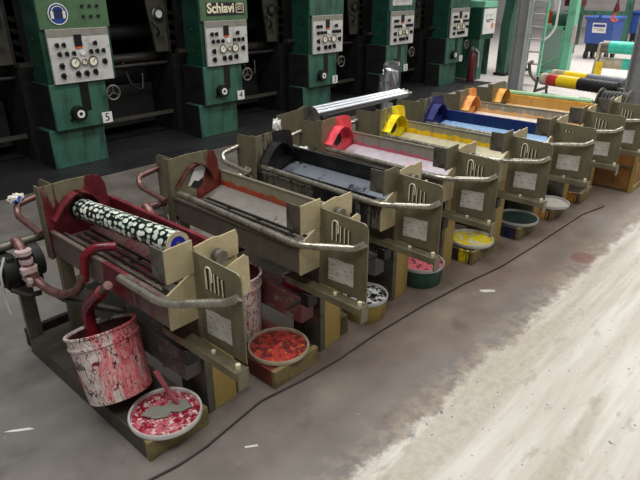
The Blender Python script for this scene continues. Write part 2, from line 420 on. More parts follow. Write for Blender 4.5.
    # things on the head panel
    if number == 5:
        sg = MB().cyl((0.135, -0.012, 1.372), (0.135, -0.02, 1.372), 0.088, None, 36).build('hearing_protection_sign', 'signblue', u)
        MB().lathe([(0.080, 0), (0.080, 0.002), (0.088, 0.002), (0.088, 0), (0.080, 0)], 36, Matrix.Translation((0.135, -0.02, 1.372)) @ FACE_MY).build('sign_border', 'white_clean', sg)
        MB().cyl((0.135, -0.02, 1.375), (0.135, -0.0225, 1.375), 0.040, None, 24).build('sign_head', worn('sign_head_navy', C(22, 38, 88), C(18, 32, 76), 0.5), sg)
        for sx in (-1, 1):
            MB().box(0.135 + sx * 0.052 - 0.013, 0.135 + sx * 0.052 + 0.013, -0.024, -0.02, 1.335, 1.395).build('sign_earcup', 'cream_text', sg, bevel=0.006)
        hb = MB(); prev = None
        hb.tube([(0.135 + 0.053 * math.cos(R(a)), -0.022, 1.39 + 0.045 * math.sin(R(a))) for a in range(0, 181, 20)], 0.004, 6)
        hb.build('sign_headband', 'cream_text', sg)
        for bx in (0.36, 0.43, 0.50):
            for bz in (1.345, 1.43):
                MB().cyl((bx, -0.012, bz), (bx, -0.024, bz), 0.014, None, 14).build('button', 'blackplastic', u)
    if number == 4:
        s = MB().box(0.04, 0.555, -0.018, -0.012, 1.305, 1.43).build('maker_sign', 'ink_text', u)
        text('lettering', 'Schiavi', 0.135, 'cream_text', s, face_my(0.225, -0.020, 1.372), 0.002, bold=0.004)
        lg = MB()
        for r_ in ((0.43, 0.54, 1.415, 1.423), (0.43, 0.54, 1.322, 1.330), (0.43, 0.438, 1.322, 1.423), (0.532, 0.54, 1.322, 1.423)):
            lg.box(r_[0], r_[1], -0.0215, -0.018, r_[2], r_[3])
        for a in (0, 1, 2): lg.tube([(0.45, -0.02, 1.35 + a * 0.022), (0.485, -0.02, 1.368 + a * 0.018), (0.52, -0.02, 1.352 + a * 0.024)], 0.004, 6)
        lg.build('logo', 'cream_text', s)
    if number == 2:
        s = MB().box(0.02, 0.50, -0.018, -0.012, 1.33, 1.50).build('maker_sign', 'white', u)
        text('lettering', 'Schiavi', 0.13, worn('grey_print', C(150, 148, 150), C(130, 128, 132), 0.5), s, face_my(0.26, -0.019, 1.415), 0.001)
    # frame, brackets and rollers behind the cabinet
    MB().box(-0.10, 0.50, 0.50, 2.6, 0.012, 2.35).build('side_frame', 'machine_black', u)
    tp = MB().prism([(-0.36, 0.52, 1.75), (0.0, 0.52, 1.75), (-0.01, 0.52, 1.40), (-0.115, 0.52, 0.93), (-0.27, 0.52, 0.93), (-0.34, 0.52, 1.40)], (0, 0.03, 0)).build('tapered_bracket', 'machine_grey', u)
    MB().cyl((-0.22, 0.52, 1.32), (-0.22, 0.49, 1.32), 0.055, None, 24).build('pressure_gauge', 'white_clean' if number in (5, 4) else 'machine_grey', tp)
    MB().lathe([(0.045, 0), (0.045, 0.01), (0.062, 0.01), (0.062, 0), (0.045, 0)], 24, Matrix.Translation((-0.22, 0.488, 1.32)) @ FACE_MY).build('gauge_rim', 'black', tp)
    MB().tube([(-0.30, 0.50, 1.25), (-0.28, 0.46, 1.2), (-0.25, 0.46, 1.14), (-0.25, 0.5, 1.10)], 0.014, 8).build('grip', 'black', tp)
    for z in (1.02, 1.12, 1.22, 1.32):
        MB().cyl((-0.075, 0.50, z), (-0.075, 0.43, z), 0.03, 0.024, 16).build('knob', 'blackplastic', u)
    MB().box(-0.12, -0.03, 0.5, 0.56, 0.9, 1.7).build('knob_rail', 'steel_dark', u)
    MB().cyl((-1.10, 0.75, 0.86), (-0.05, 0.75, 0.86), 0.055, None, 20).build('roller', 'steel_dark', u)
    MB().cyl((-1.10, 0.95, 1.12), (-0.05, 0.95, 1.12), 0.09, None, 20).build('roller', 'machine_black', u)
    MB().cyl((-1.10, 1.2, 0.62), (-0.05, 1.2, 0.62), 0.12, None, 20).build('roller', 'machine_black', u)
    MB().cyl((-1.10, 0.62, 0.80), (-0.05, 0.62, 0.80), 0.022, None, 12).build('tie_rod', 'steel_dark', u)
    lc = MB().box(-0.95, -0.15, 0.9, 1.7, 0.1, 0.56).build('ink_cabinet', 'machine_black', u, bevel=0.01)
    MB().box(-1.02, -0.12, 0.55, 0.60, 0.24, 0.275).build('foot_rail', 'machine_grey', u)
    MB().tube([(-0.6, 0.7, 0.83), (-0.58, 0.62, 0.6), (-0.45, 0.6, 0.52), (-0.4, 0.66, 0.7)], 0.014, 8).build('hose', 'black', u)
    MB().box(-0.17, -0.04, 0.25, 0.33, 0.93, 0.965).build('latch_bar', 'steel_dark', u)
    for z in (1.17, 0.95):
        MB().cyl((-0.046, 0.16, z), (-0.056, 0.16, z), 0.008, None, 10).build('bolt', 'steel', u)
    return u
struct('unseen_shade_deck', MB().box(-4, 10.3, 4.95, 9.0, 2.36, 2.9).box(-4, 10.3, 8.2, 8.9, 0.0, 2.36), 'machine_black')  # unseen deck and back block, added to keep light out of the press bay
LAB = {5: 'green printing unit with a round blue ear-protection sign above its control panel and plate 5',
       4: 'green printing unit with cream maker lettering above its control panel and plate 4',
       3: 'green printing unit with plain green head above its control panel and plate 3',
       2: 'green printing unit with a pale sign plate above its control panel and plate 2',
       1: 'green printing unit with plate 1, last numbered one before the white chart cabinet'}
for n, x in ((5, 2.165), (4, 3.83), (3, 5.475), (2, 7.12), (1, 8.775)):
    press_unit(x, n, {'label': LAB[n]})

# ------------------------------------------------------------------ ink trolleys
GREY_PAN = C(168, 164, 156)
def trolley(i, dx, dy, rz, sp):
    t = thing('ink_trolley', sp['label'], 'ink trolley', (0.86 + dx, 1.5 + dy, 0), R(rz), 'ink trolleys in a row')
    ink, pan = sp['ink'], sp['pan']
    mp = inked('splash_plate_ink_%d' % i, sp.get('metal', OLIVE), ink, sp['amt'], 9, 0.25, gz=sp.get('gz', 0.5), gx=sp.get('gx', 2.2))
    mh = inked('hood_ink_%d' % i, sp.get('metal', OLIVE), sp.get('hoodink', ink), 0.98, 9, 0.1)
    mw = inked('trough_wall_ink_%d' % i, sp.get('wallmetal', C(132, 126, 108)), ink, sp.get('wamt', 0.35), 9, 0.35)
    mo = inked('trough_outside_%d' % i, sp.get('outmetal', C(112, 106, 94)), ink, sp.get('oamt', 0.15), 9, 0.4)
    mpan = inked('pan_ink_%d' % i, pan, sp.get('panink', ink), sp.get('pamt', 0.3), 10, sp.get('pmetal', 0.4), 0.35)
    # base tray on the floor with a timber sill across its front
    tf = sp.get('tray_front', 0.05)
    b = MB()
    b.box(-0.14, 0.13, tf, 1.04, 0.0, 0.085)
    b.build('base_tray', sp.get('traymat') or inked('tray_ink_%d' % i, C(70, 64, 56), ink, sp.get('tamt', 0.35), 8, 0.1), t, bevel=0.004)
    MB().box(-0.14, 0.13, tf - 0.025, tf - 0.001, 0.0, 0.088).build('sill', 'sill', t, bevel=0.003)
    # legs
    MB().box(-0.138, -0.075, 1.02, 1.045, 0.085, 0.50).build('leg', 'steel', t, bevel=0.003)
    MB().box(0.0, 0.06, 0.86, 0.885, 0.085, 0.54).build('leg', 'olive', t, bevel=0.003)
    MB().box(0.26, 0.31, 0.86, 0.90, 0.0, 0.54).build('leg', 'olive', t, bevel=0.003)
    px = sp.get('post_x', 0.20)
    MB().box(px - 0.035, px - 0.003, 0.07, 0.25, 0.0, 0.53).build('leg', 'steel', t, bevel=0.002)
    MB().box(px, px + 0.115, 0.075, 0.20, 0.0, 0.53).build('timber_post', 'timber', t, bevel=0.003)
    if i < 2: MB().box(px + 0.117, px + 0.19, 0.09, 0.17, 0.0, 0.10).build('timber_block', 'timber_dark', t, bevel=0.003)
    MB().box(-0.14, 0.33, 1.05, 1.075, 0.03, 0.12).build('cross_rail', 'steel_dark', t)
    # splattered beam under the trough
    MB().box(0.09, 0.17, 0.09, 1.0, 0.20, 0.33).build('under_beam', splatter('beam_splatter_%d' % i, sp.get('beam', C(84, 82, 80)), [(C(112, 108, 104), 0.55), (sp.get('speck', C(190, 184, 178)), 0.67)], 22), t, bevel=0.004)
    # clamp with rod
    cl = MB().box(0.045, 0.10, 0.0, 0.05, 0.335, 0.40).build('clamp', 'blackplastic', t, bevel=0.006)
    MB().cyl((0.07, 0.03, 0.365), (0.02, 0.115, 0.30), 0.009, None, 10).build('clamp_rod', 'steel_dark', cl)
    # trough: near wall, far wall, ends, floor
    MB().box(0.0, 0.008, 0.0, 0.885, 0.52, 0.632).box(-0.006, 0.012, 0.0, 0.885, 0.626, 0.638).build('near_wall', mo, t)
    MB().box(0.295, 0.303, 0.0, 0.885, 0.52, 0.705).box(0.29, 0.308, 0.0, 0.885, 0.700, 0.714).build('far_wall', mw, t)
    if 'wallband' in sp:
        k = NT('wall_ink_band_%d' % i); z = k.sep()
        e = k.math('ADD', z[2], k.math('MULTIPLY', k.math('SUBTRACT', k.noise(14, 5, k.mapped((1, 1, 0.2))), 0.5), 0.06))
        cc = k.mix(k.ramp(e, sp['bandz'] + 0.014, sp['bandz'] + 0.006), sp.get('walltop', C(140, 134, 110)), sp['wallband'])
        st = k.ramp(k.noise(40, 2, k.mapped((1, 1, 0.05))), 0.5, 0.7, 0, 0.5)
        cc = k.mix(st, cc, sp.get('wallstreak', C(110, 104, 88)))
        MB().box(0.2905, 0.2948, 0.012, 0.875, 0.566, 0.6995).build('wall_lining', k.out(cc, 0.4, 0.1), t)
    MB().box(0.008, 0.295, 0.008, 0.88, 0.52, 0.565).build('trough_floor', mpan, t)
    MB().prism([(-0.002, -0.004, 0.515), (-0.002, -0.004, 0.652), (0.108, -0.004, 0.705), (0.303, -0.004, 0.712), (0.303, -0.004, 0.515)], (0, 0.008, 0)).build('near_end_wall', 'tan', t)
    # inner pan: rail, sloping sheet, rods
    pr = MB().box(0.048, 0.062, 0.02, 0.875, 0.566, 0.612).build('pan_rail', sp.get('railmat') or 'steel', t, bevel=0.002)
    MB().prism([(0.165, 0.015, 0.596), (0.285, 0.015, 0.634), (0.29, 0.015, 0.628), (0.17, 0.015, 0.588)], (0, 0.86, 0)).build('pan_sheet', mpan, t)
    MB().box(0.0625, 0.165, 0.015, 0.875, 0.584, 0.592).build('pan_sheet', mpan, t)
    for rx, rzz in ((0.088, 0.604), (0.120, 0.606), (0.152, 0.609)):
        MB().box(rx - 0.0038, rx + 0.0038, 0.03, 0.82, rzz - 0.008, rzz + 0.004).build('rod', sp.get('rodmat', 'steel_dark'), t)
    for ry in (0.2, 0.42, 0.64):
        MB().box(0.065, 0.16, ry, ry + 0.016, 0.592, 0.600).build('cross_bar', sp.get('rodmat', 'steel_dark'), t)
    MB().box(0.03, 0.07, 0.03, 0.08, 0.6185, 0.648).build('stop_block', 'steel', t, bevel=0.003)
    # tall splash plate at the far end with an arched hood over the shaft opening
    MB().prism([(-0.008, 0.886, 0.50), (-0.008, 0.886, 0.828), (0.10, 0.886, 0.835), (0.22, 0.886, 0.832), (0.262, 0.886, 0.822), (0.280, 0.886, 0.78), (0.286, 0.886, 0.715), (0.30, 0.886, 0.715), (0.30, 0.886, 0.50)], (0, 0.008, 0)).build('splash_plate', mp, t)
    MB().box(-0.016, -0.0085, 0.882, 0.925, 0.50, 0.832).build('plate_flange', 'olive', t)
    hd = MB(); cx, cz = 0.140, 0.680; dp = sp.get('hood', 0.068)
    prof = [(-.125, .0), (-.105, .022), (-.072, .060), (-.045, .085), (-.02, .096), (0, .098), (.022, .094), (.045, .080), (.066, .056), (.080, .028), (.084, .0)]
    for (xa, za), (xb, zb) in zip(prof, prof[1:]):
        hd.prism([(cx + xa, 0.8855 - dp, cz + za), (cx + xb, 0.8855 - dp, cz + zb), (cx + xb * 1.04, 0.8855 - dp, cz + zb + 0.005), (cx + xa * 1.04, 0.8855 - dp, cz + za + 0.005)], (0, dp, 0))
    bmesh.ops.remove_doubles(hd.bm, verts=hd.bm.verts, dist=0.0004)
    hd.build('hood', mh, t)
    MB().cyl((cx, 0.885, 0.69), (cx, 0.8835, 0.69), 0.040, None, 24).build('shaft_opening', sp.get('hole', 'machine_black'), t)
    if sp.get('hole_light'):
        MB().prism([(0.085, 0.881, 0.675), (0.135, 0.881, 0.758), (0.185, 0.881, 0.768), (0.20, 0.881, 0.745), (0.18, 0.881, 0.70), (0.15, 0.881, 0.685), (0.125, 0.881, 0.695), (0.10, 0.881, 0.67)], (0, 0.002, 0)).build('paper_scrap', 'white_clean', t)
    # bracket and end plates at the near end
    MB().box(0.0, 0.006, -0.002, 0.075, 0.705, 0.815).build('bracket_cheek', 'steel', t)
    MB().prism([(0.0, -0.008, 0.695), (0.0, -0.008, 0.818), (0.112, -0.008, 0.822), (0.112, -0.008, 0.70)], (0, 0.006, 0)).build('bracket', 'tan' if i < 2 else 'olive', t)
    MB().prism([(0.116, -0.012, 0.706), (0.116, -0.012, 0.795), (0.20, -0.012, 0.806), (0.225, -0.012, 0.80), (0.298, -0.012, 0.803), (0.306, -0.012, 0.775), (0.303, -0.012, 0.706)], (0, 0.006, 0)).build('end_plate', 'tan', t)
    MB().prism([(0.20, -0.05, 0.56), (0.20, -0.05, 0.690), (0.30, -0.05, 0.715), (0.318, -0.05, 0.70), (0.32, -0.05, 0.56)], (0, 0.006, 0)).build('end_plate', 'tan', t)
    MB().cyl((0.205, -0.044, 0.735), (0.205, -0.012, 0.735), 0.026, None, 18).build('bearing', 'steel', t)
    # guards standing out from both ends, each with a bent tube handle and a sheet of paper
    def guard(near):
        sy = -1 if near else 1
        y0 = 0.0 if near else 0.945; r0 = 0 if near else -0.05
        Y = lambda d: y0 + sy * d
        g = MB().prism([(0.110, Y(r0), 0.44), (0.110, Y(r0), 0.782), (0.110, Y(0.235), 0.776), (0.110, Y(0.250), 0.769), (0.110, Y(0.256), 0.75), (0.110, Y(0.258), 0.44)], (0.005, 0, 0))
        g = g.build('guard', sp.get('guardmat', 'olive'), t)
        p = MB().prism([(0.109, Y(0.055), 0.478), (0.109, Y(0.055), 0.578), (0.109, Y(0.19), 0.585), (0.109, Y(0.19), 0.485)], (0.0008, 0, 0)).build('paper_sheet', 'paper', g)
        if near:
            k_ = sp.get('slots', 5)
            for k in range(k_):
                yy = Y(0.082 + 0.021 * k); top = 0.742 - 0.004 * k; bot = 0.664 if k_ >= 4 else 0.725
                MB().box(0.1085, 0.1095, yy - 0.0035, yy + 0.0035, bot, top).build('slot', 'blackplastic', g)
                MB().cyl((0.108, yy + 0.0045, bot), (0.108, yy + 0.0045, top), 0.0022, None, 6).build('slot_edge', 'cream_text', g)
            if k_ == 5:
                pts = [(0.105, Y(0.078), 0.665), (0.105, Y(0.078), 0.735)] + [(0.105, Y(0.094 - 0.016 * math.cos(R(a))), 0.735 + 0.017 * math.sin(R(a))) for a in (30, 60, 90, 120, 150)] + [(0.105, Y(0.110), 0.735), (0.105, Y(0.110), 0.70)]
                MB().tube(pts, 0.0028, 6).build('wire_hook', 'cream_text', g)
            # the arm under the guard with a drop plate and an eye bolt
            MB().box(0.056, 0.106, -0.268, 0.16, 0.405, 0.438).build('arm', 'olive', t, bevel=0.002)
            MB().box(0.058, 0.104, -0.276, -0.2685, 0.37, 0.443).build('drop_plate', 'olive', t)
            MB().cyl((0.08, -0.25, 0.438), (0.08, -0.25, 0.455), 0.009, None, 10).build('eye_bolt', 'cream_text', t)
            MB().cyl((0.08, -0.12, 0.438), (0.08, -0.12, 0.448), 0.008, None, 10).build('bolt', 'cream_text', t)
            hs = sp.get('hstart', 0.27)
            pth = [(-0.022, hs, 0.632), (-0.022, 0.0, 0.628)] if hs < 0.3 else [(0.022, 0.87, 0.6535), (-0.010, 0.0, 0.6535)]
            MB().tube(pth + [ (0.092, -0.215, 0.672), (0.107, -0.25, 0.700)], 0.0150, 14).build('handle', sp.get('handle', 'pipe'), t)
        else:
            MB().tube([(-0.022, 0.93, 0.610), (-0.024, 1.16, 0.634), (-0.004, 1.205, 0.672), (0.109, 1.185, 0.70)], 0.0150, 14).build('handle', sp.get('farhandle', sp.get('handle', 'pipe')), t)
            MB().cyl((0.07, 1.03, 0.62), (0.109, 1.03, 0.62), 0.016, None, 12).build('bearing', 'steel', t)
    guard(True); guard(False)
    # ink pump hanging by the far leg
    pm = sp.get('pumpmat', 'pipe')
    k_ = 0.0 if i < 2 else 0.085
    pu = MB().cyl((-0.215 + k_, 0.95, 0.49), (-0.150 + k_, 0.95, 0.49), 0.074, 0.066, 24).box(-0.20 + k_, -0.05, 0.93, 0.99, 0.40, 0.45)
    pu.cyl((-0.228 + k_, 0.95, 0.49), (-0.215 + k_, 0.95, 0.49), 0.052, 0.060, 20).box(-0.19 + k_, -0.16 + k_, 0.90, 1.0, 0.42, 0.56)
    pu = pu.build('pump', 'machine_black', t, bevel=0.004)
    if i < 2:
        MB().cyl((-0.085, 0.955, 0.50), (-0.045, 0.955, 0.50), 0.076, None, 24).cyl((-0.10, 0.955, 0.50), (-0.03, 0.955, 0.50), 0.03, None, 16).build('pump_flange', 'machine_black', pu)
        cl_ = MB()
        for k2, z2 in enumerate((0.575, 0.535, 0.50, 0.465, 0.435)):
            cl_.cyl((-0.125 + .003 * k2, 0.885 - .004 * k2, z2 - 0.009), (-0.125 + .003 * k2, 0.885 - .004 * k2, z2 + 0.009), 0.028 if k2 % 2 else 0.033, None, 14)
        cl_.box(-0.16, -0.10, 0.84, 0.87, 0.49, 0.515).box(-0.15, -0.13, 0.83, 0.90, 0.45, 0.47)
        cl_.build('hose_coupling', sp.get('couplemat', pm), pu)
        MB().tube([(-0.20, 0.89, 0.575), (-0.235, 0.87, 0.52), (-0.24, 0.87, 0.40), (-0.235, 0.86, 0.33)], 0.005, 8).build('cable', 'white', pu)
        MB().tube([(-0.20, 0.90, 0.42), (-0.15, 0.86, 0.385), (-0.10, 0.86, 0.38)], 0.012, 8).build('drain_pipe', 'steel_dark', pu)
    MB().tube([(0.0, 0.975, 0.585), (-0.225 + k_, 0.975, 0.585), (-0.235 + k_, 0.97, 0.50)], 0.019, 12).build('pump_pipe', 'steel' if i == 0 else pm, pu)
    MB().tube([(-0.12 + k_ / 2, 0.965, 0.605), (-0.122 + k_ / 2, 0.90, 0.575), (-0.118 + k_ / 2, 0.865, 0.50), (-0.112 + k_ / 2, 0.85, 0.43)], 0.022, 12, 0.07, 0.012).build('hose', sp.get('hosemat', pm), pu)
    if sp.get('hoses'):
        MB().tube([(-0.112, 0.85, 0.45), (-0.10, 0.78, 0.425), (-0.085, 0.67, 0.43), (-0.055, 0.58, 0.475), (-0.03, 0.55, 0.55)], 0.018, 12, 0.08, 0.01).build('hose', sp['hoses'], pu)
        MB().tube([(-0.03, 0.555, 0.52), (-0.022, 0.545, 0.625), (0.01, 0.51, 0.668), (0.075, 0.455, 0.668)], 0.018, 12).build('inlet_pipe', sp['inlet'], t)
        MB().tube([(-0.10, 0.80, 0.43), (-0.07, 0.66, 0.40), (-0.02, 0.5, 0.42), (0.05, 0.42, 0.40)], 0.014, 10, 0.08, 0.01).build('hose', 'machine_grey', pu)
    return t

def L(s): return s
SPECS = [
 dict(label='nearest ink trolley, crimson-stained splash plate, carrying a patterned roller', ink=C(90, 22, 30), amt=0.74, hood=0.05, wamt=0.85, oamt=0.42, pan=C(112, 84, 80), pamt=0.45, pmetal=0.1, panink=C(86, 36, 38),
      tamt=0.22, hoses='pipe_rusty', inlet='red_ink', pumpmat='pipe_rusty', hosemat='pipe_rusty', couplemat=worn('pinkish_white_plastic', C(206, 184, 180), C(150, 110, 110), 0.4, 0, 24, 0.4), gz=1.1, gx=0.7, handle='pipe', farhandle='pipe_rusty', outmetal=C(122, 108, 100), hstart=0.27, rodmat='steel_dark'),
 dict(label='ink trolley with rust-brown splash plate and orange-red stain along its grey pan', ink=C(96, 34, 22), amt=0.42, gz=1.2, gx=2.4, hood=0.03, hoodink=C(74, 36, 28), wamt=0.2, oamt=0.08, pan=C(150, 146, 138), pamt=0.22, panink=C(92, 70, 62),
      wallband=C(170, 62, 34), bandz=0.650, walltop=C(140, 134, 112), hstart=0.34, pumpmat='pipe_rusty', hosemat='pipe_rusty', farhandle='pipe_rusty', handle='pipe', hole_light=True, tamt=0.6, beam=C(104, 62, 60), speck=C(206, 120, 120), post_x=0.23),
 dict(label='ink trolley with black ink all over its splash plate and trough', ink=C(16, 16, 18), amt=0.86, wamt=0.95, oamt=0.55, pan=C(128, 134, 144), pamt=0.35, panink=C(34, 36, 40), wallmetal=C(30, 30, 32),
      hstart=0.45, tray_front=0.28, post_x=0.26, rodmat='black', pumpmat='pipe'),
 dict(label='ink trolley with pinkish red splash plate and pale lilac pan', ink=C(220, 70, 82), amt=0.80, wamt=0.1, oamt=0.1, pan=C(196, 186, 194), pamt=0.30, panink=C(214, 150, 170), pmetal=0.1,
      wallband=C(196, 90, 116), bandz=0.640, walltop=C(140, 136, 126), hstart=0.45, tray_front=0.28, rodmat='black', handle='pipe', hole='machine_black'),
 dict(label='ink trolley with bright yellow splash plate and yellow stripe along its pan', ink=C(240, 204, 10), amt=0.82, wamt=0.1, oamt=0.1, pan=C(196, 190, 160), pamt=0.22, panink=C(226, 206, 90), pmetal=0.1,
      wallband=C(240, 196, 10), bandz=0.655, walltop=C(150, 146, 116), hstart=0.45, rodmat='black'),
 dict(label='ink trolley with navy splash plate and light blue pan', ink=C(20, 26, 92), amt=0.90, wamt=0.75, oamt=0.15, pan=C(150, 186, 224), pamt=0.32, panink=C(60, 120, 196), pmetal=0.0,
      wallband=C(16, 40, 92), bandz=0.78, walltop=C(16, 40, 92), wallstreak=C(20, 70, 96), hstart=0.4, slots=3,  rodmat='black'),
 dict(label='ink trolley with peach orange splash plate and cream white pan', ink=C(232, 150, 78), amt=0.74, wamt=0.2, oamt=0.1, pan=C(232, 222, 206), pamt=0.2, panink=C(240, 190, 130), pmetal=0.0,
      wallband=C(236, 178, 112), bandz=0.650, walltop=C(150, 142, 126), wallstreak=C(206, 200, 190), hstart=0.4, slots=4, rodmat='steel'),
 dict(label='last ink trolley of the row, ochre trough with a mint green pipe along its rim', ink=C(206, 146, 60), amt=0.22, gx=0.6, wamt=0.9, oamt=0.2, pan=C(226, 196, 150), pamt=0.4, panink=C(220, 170, 96), pmetal=0.0,
      wallband=C(210, 164, 92), bandz=0.78, walltop=C(210, 164, 92), wallstreak=C(190, 140, 70), hstart=0.4, slots=4, rodmat='steel'),
]
DX = [0, .592, 1.178, 1.722, 2.242, 2.795, 3.30, 3.80]; DY = [0, -.037, 0, 0, -.062, -.10, -.12, -.14]
RZ = [0.7, 0, 0, 0, 0, 1.0, 2.5, 2.5]
carts = [trolley(i, DX[i], DY[i], RZ[i], SPECS[i]) for i in range(8)]
for c in carts[5:]: c.scale.y = 1.05
# pipe along the rim of the last trolley
MB().cyl((0.332, 0.20, 0.725), (0.332, 0.90, 0.725), 0.020, None, 16).build('rim_pipe', 'green_pipe', carts[7])

# ------------------------------------------------------------------ roller lying in the first trolley
def between(o, p, q):
    p, q = Vector(p), Vector(q); d = q - p
    o.location = p; o.rotation_mode = 'QUATERNION'; o.rotation_quaternion = d.to_track_quat('Y', 'Z')
    return d.length
ro = thing('gravure_roller', 'long roller with white flake pattern on black, resting in the crimson-stained trolley', 'roller')
ln = between(ro, (0.985, 1.605, 0.768), (0.998, 2.365, 0.698))
MB().cyl((0, 0, 0), (0, ln, 0), 0.046, None, 40).build('roller_body', 'roller', ro)
MB().lathe([(0.030, 0), (0.030, 0.006), (0.0465, 0.006), (0.0465, 0.0), (0.03, 0)], 36, FACE_MY).build('end_ring', 'ivory', ro)
MB().cyl((0, -0.001, 0), (0, -0.004, 0), 0.031, None, 30).build('end_hub', 'blue_deep', ro)
MB().cyl((0, -0.02, 0), (0, -0.004, 0), 0.010, None, 16).build('shaft_end', 'steel', ro)

# ------------------------------------------------------------------ pails, lids, tubs
def pail(name, label, c, axis, h, r, mat, grp, printed=False):
    t = thing(name, label, 'pail', c, 0, grp)
    t.rotation_mode = 'QUATERNION'; t.rotation_quaternion = Vector(axis).to_track_quat('Z', 'X')
    rb = r * 0.9
    MB().lathe([(0, 0.004), (rb, 0.004), (rb, 0.0), (rb + 0.003, 0.0), (rb + (r - rb) * 0.78, h * 0.80), (r + 0.003, h * 0.81), (r + 0.003, h * 0.84), (r - 0.002, h * 0.845), (r, h * 0.97), (r + 0.006, h * 0.975), (r + 0.006, h), (r - 0.004, h),
                (r - 0.006, h * .97), (rb - 0.004, 0.02), (0, 0.02)], 48).build('pail_body', mat, t)
    MB().lathe([(rb - 0.0055, 0.03), (r - 0.0075, h * 0.965)], 48).build('inner_wall', 'pail_inside', t)
    MB().lathe([(0, h * 0.30), (rb + (r - rb) * .3 - 0.006, h * 0.30)], 40).build('ink', 'red_ink', t)
    return t
dirv = Vector((0.02, math.sin(0.36), math.cos(0.36)))
pl = pail('pail', 'tilted white pail with red and black ink runs, a red elbow pipe dipping in', (0.785, 1.812, 0.128), dirv, 0.275, 0.134, 'pail', None)
# the printed panel on its side
def on_pail(pl_r, h0, a0, a1, z0, z1, n=8):
    mb = MB(); prev = None
    for k in range(n + 1):
        a = a0 + (a1 - a0) * k / n
        cur = []
        for z in (z0, z1):
            rr = pl_r * (0.9 + 0.1 * z / h0) + 0.0025
            cur.append(mb.bm.verts.new((rr * math.cos(a), rr * math.sin(a), z)))
        if prev: mb.bm.faces.new((prev[0], cur[0], cur[1], prev[1]))
        prev = cur
    return mb
body = pl.children[0]
for k, (a, z0, z1) in enumerate([(4.62, .150, .172), (4.71, .150, .184), (4.79, .150, .168), (4.87, .150, .190), (4.96, .150, .174), (5.05, .150, .180), (5.13, .150, .166)]):
    on_pail(0.134, .275, a, a + 0.045, z0, z1, 2).build('print_bar', 'ink_text', body)
on_pail(0.134, .275, 4.42, 4.68, .080, .125, 5).build('print_patch', 'orange', body)
on_pail(0.134, .275, 4.90, 4.94, .050, .085, 2).build('print_letter', 'ink_text', body)
on_pail(0.134, .275, 4.90, 5.10, .047, .055, 3).build('print_letter', 'ink_text', body)
pail('pail', 'upright white pail with dark red runs, standing behind the guard of the crimson-stained trolley', (1.415, 1.86, 0.086), (0, 0, 1), 0.32, 0.125, 'pail_white', None)
# elbow pipe into the tilted pail
el = thing('elbow_pipe', 'crimson elbow pipe dipping into the tilted white pail', 'pipe')
MB().tube([(0.800, 1.86, 0.555), (0.795, 2.03, 0.415), (0.790, 1.965, 0.235)], 0.024, 16).build('pipe_body', 'red_ink', el)
MB().tube([(0.8005, 1.856, 0.558), (0.800, 1.80, 0.604)], 0.017, 14).build('pipe_nipple', 'pipe_rusty', el)

def ink_lid(label, c, r, rim, inkcols, base, grp='ink pail lids and tubs in front of the trolleys', tub=None, name='ink_dish'):
    """round lid (or shallow tub) with ink in it"""
    t = thing(name, label, 'lid' if tub is None else 'tub', c, 0, grp)
    z0 = 0.0 if tub is None else tub
    MB().lathe([(0, z0 + 0.004), (r * 0.95, z0 + 0.004), (r * 0.95, z0 + 0.018), (r, z0 + 0.022), (r * 1.02, z0 + 0.016), (r * 1.0, z0 + 0.0), (0, z0 + 0.0)], 48).build('rim', rim, t)
    MB().lathe([(0, z0 + 0.0085), (r * 0.6, z0 + 0.008), (r * 0.945, z0 + 0.007)], 48).build('ink', splatter('lid_ink_%s' % label[:12], base, inkcols, 40), t)
    if tub is not None:
        MB().lathe([(0, 0), (r * 0.88, 0), (r * 0.9, 0.004), (r * 0.97, z0 - 0.002), (0, z0 - 0.002)], 48).build('tub_wall', {'g': 'green', 't': 'timber', 'w': 'white'}[name[0]], t)
    return t
ink_lid('white lid with crimson and white ink and a grey scraper on it', (0.852, 1.607, 0.089), 0.138, 'white_clean',
    [(C(150, 24, 50), 0.48), (C(226, 206, 204), 0.55), (C(60, 20, 28), 0.60), (C(232, 220, 216), 0.60)], C(200, 104, 116))
ink_lid('lid with red, orange and dark brown ink in front of the upright red-streaked pail', (1.452, 1.612, 0.089), 0.138, 'ivory',
    [(C(112, 40, 44), 0.50), (C(200, 120, 50), 0.58), (C(110, 100, 60), 0.60), (C(86, 72, 66), 0.60), (C(226, 130, 120), 0.66)], C(190, 64, 60))
ink_lid('tan tub with black and white splashed top in front of the black trolley', (2.065, 1.60, 0.0), 0.118, 'white', [(C(20, 20, 20), 0.47), (C(220, 220, 218), 0.6)], C(206, 206, 204), tub=0.105, name='tan_tub')
ink_lid('green tub with pink splashed top in front of the pinkish red trolley', (2.59, 1.60, 0.0), 0.132, 'white', [(C(96, 40, 52), 0.55), (C(232, 190, 196), 0.62)], C(222, 110, 122), tub=0.105, name='green_tub')
ink_lid('white lid with yellow ink in front of the bright yellow trolley', (3.125, 1.57, 0.089), 0.138, 'white_clean', [(C(236, 214, 20), 0.46), (C(120, 120, 60), 0.68)], C(222, 216, 196))
ink_lid('white-rimmed lid with dark green ink in front of the navy trolley', (3.67, 1.52, 0.089), 0.145, 'white', [(C(30, 60, 56), 0.5), (C(90, 130, 120), 0.66)], C(38, 44, 44))
ink_lid('clean white lid in front of the peach orange trolley', (4.14, 1.47, 0.089), 0.13, 'white_clean', [(C(200, 198, 190), 0.6)], C(226, 222, 210))

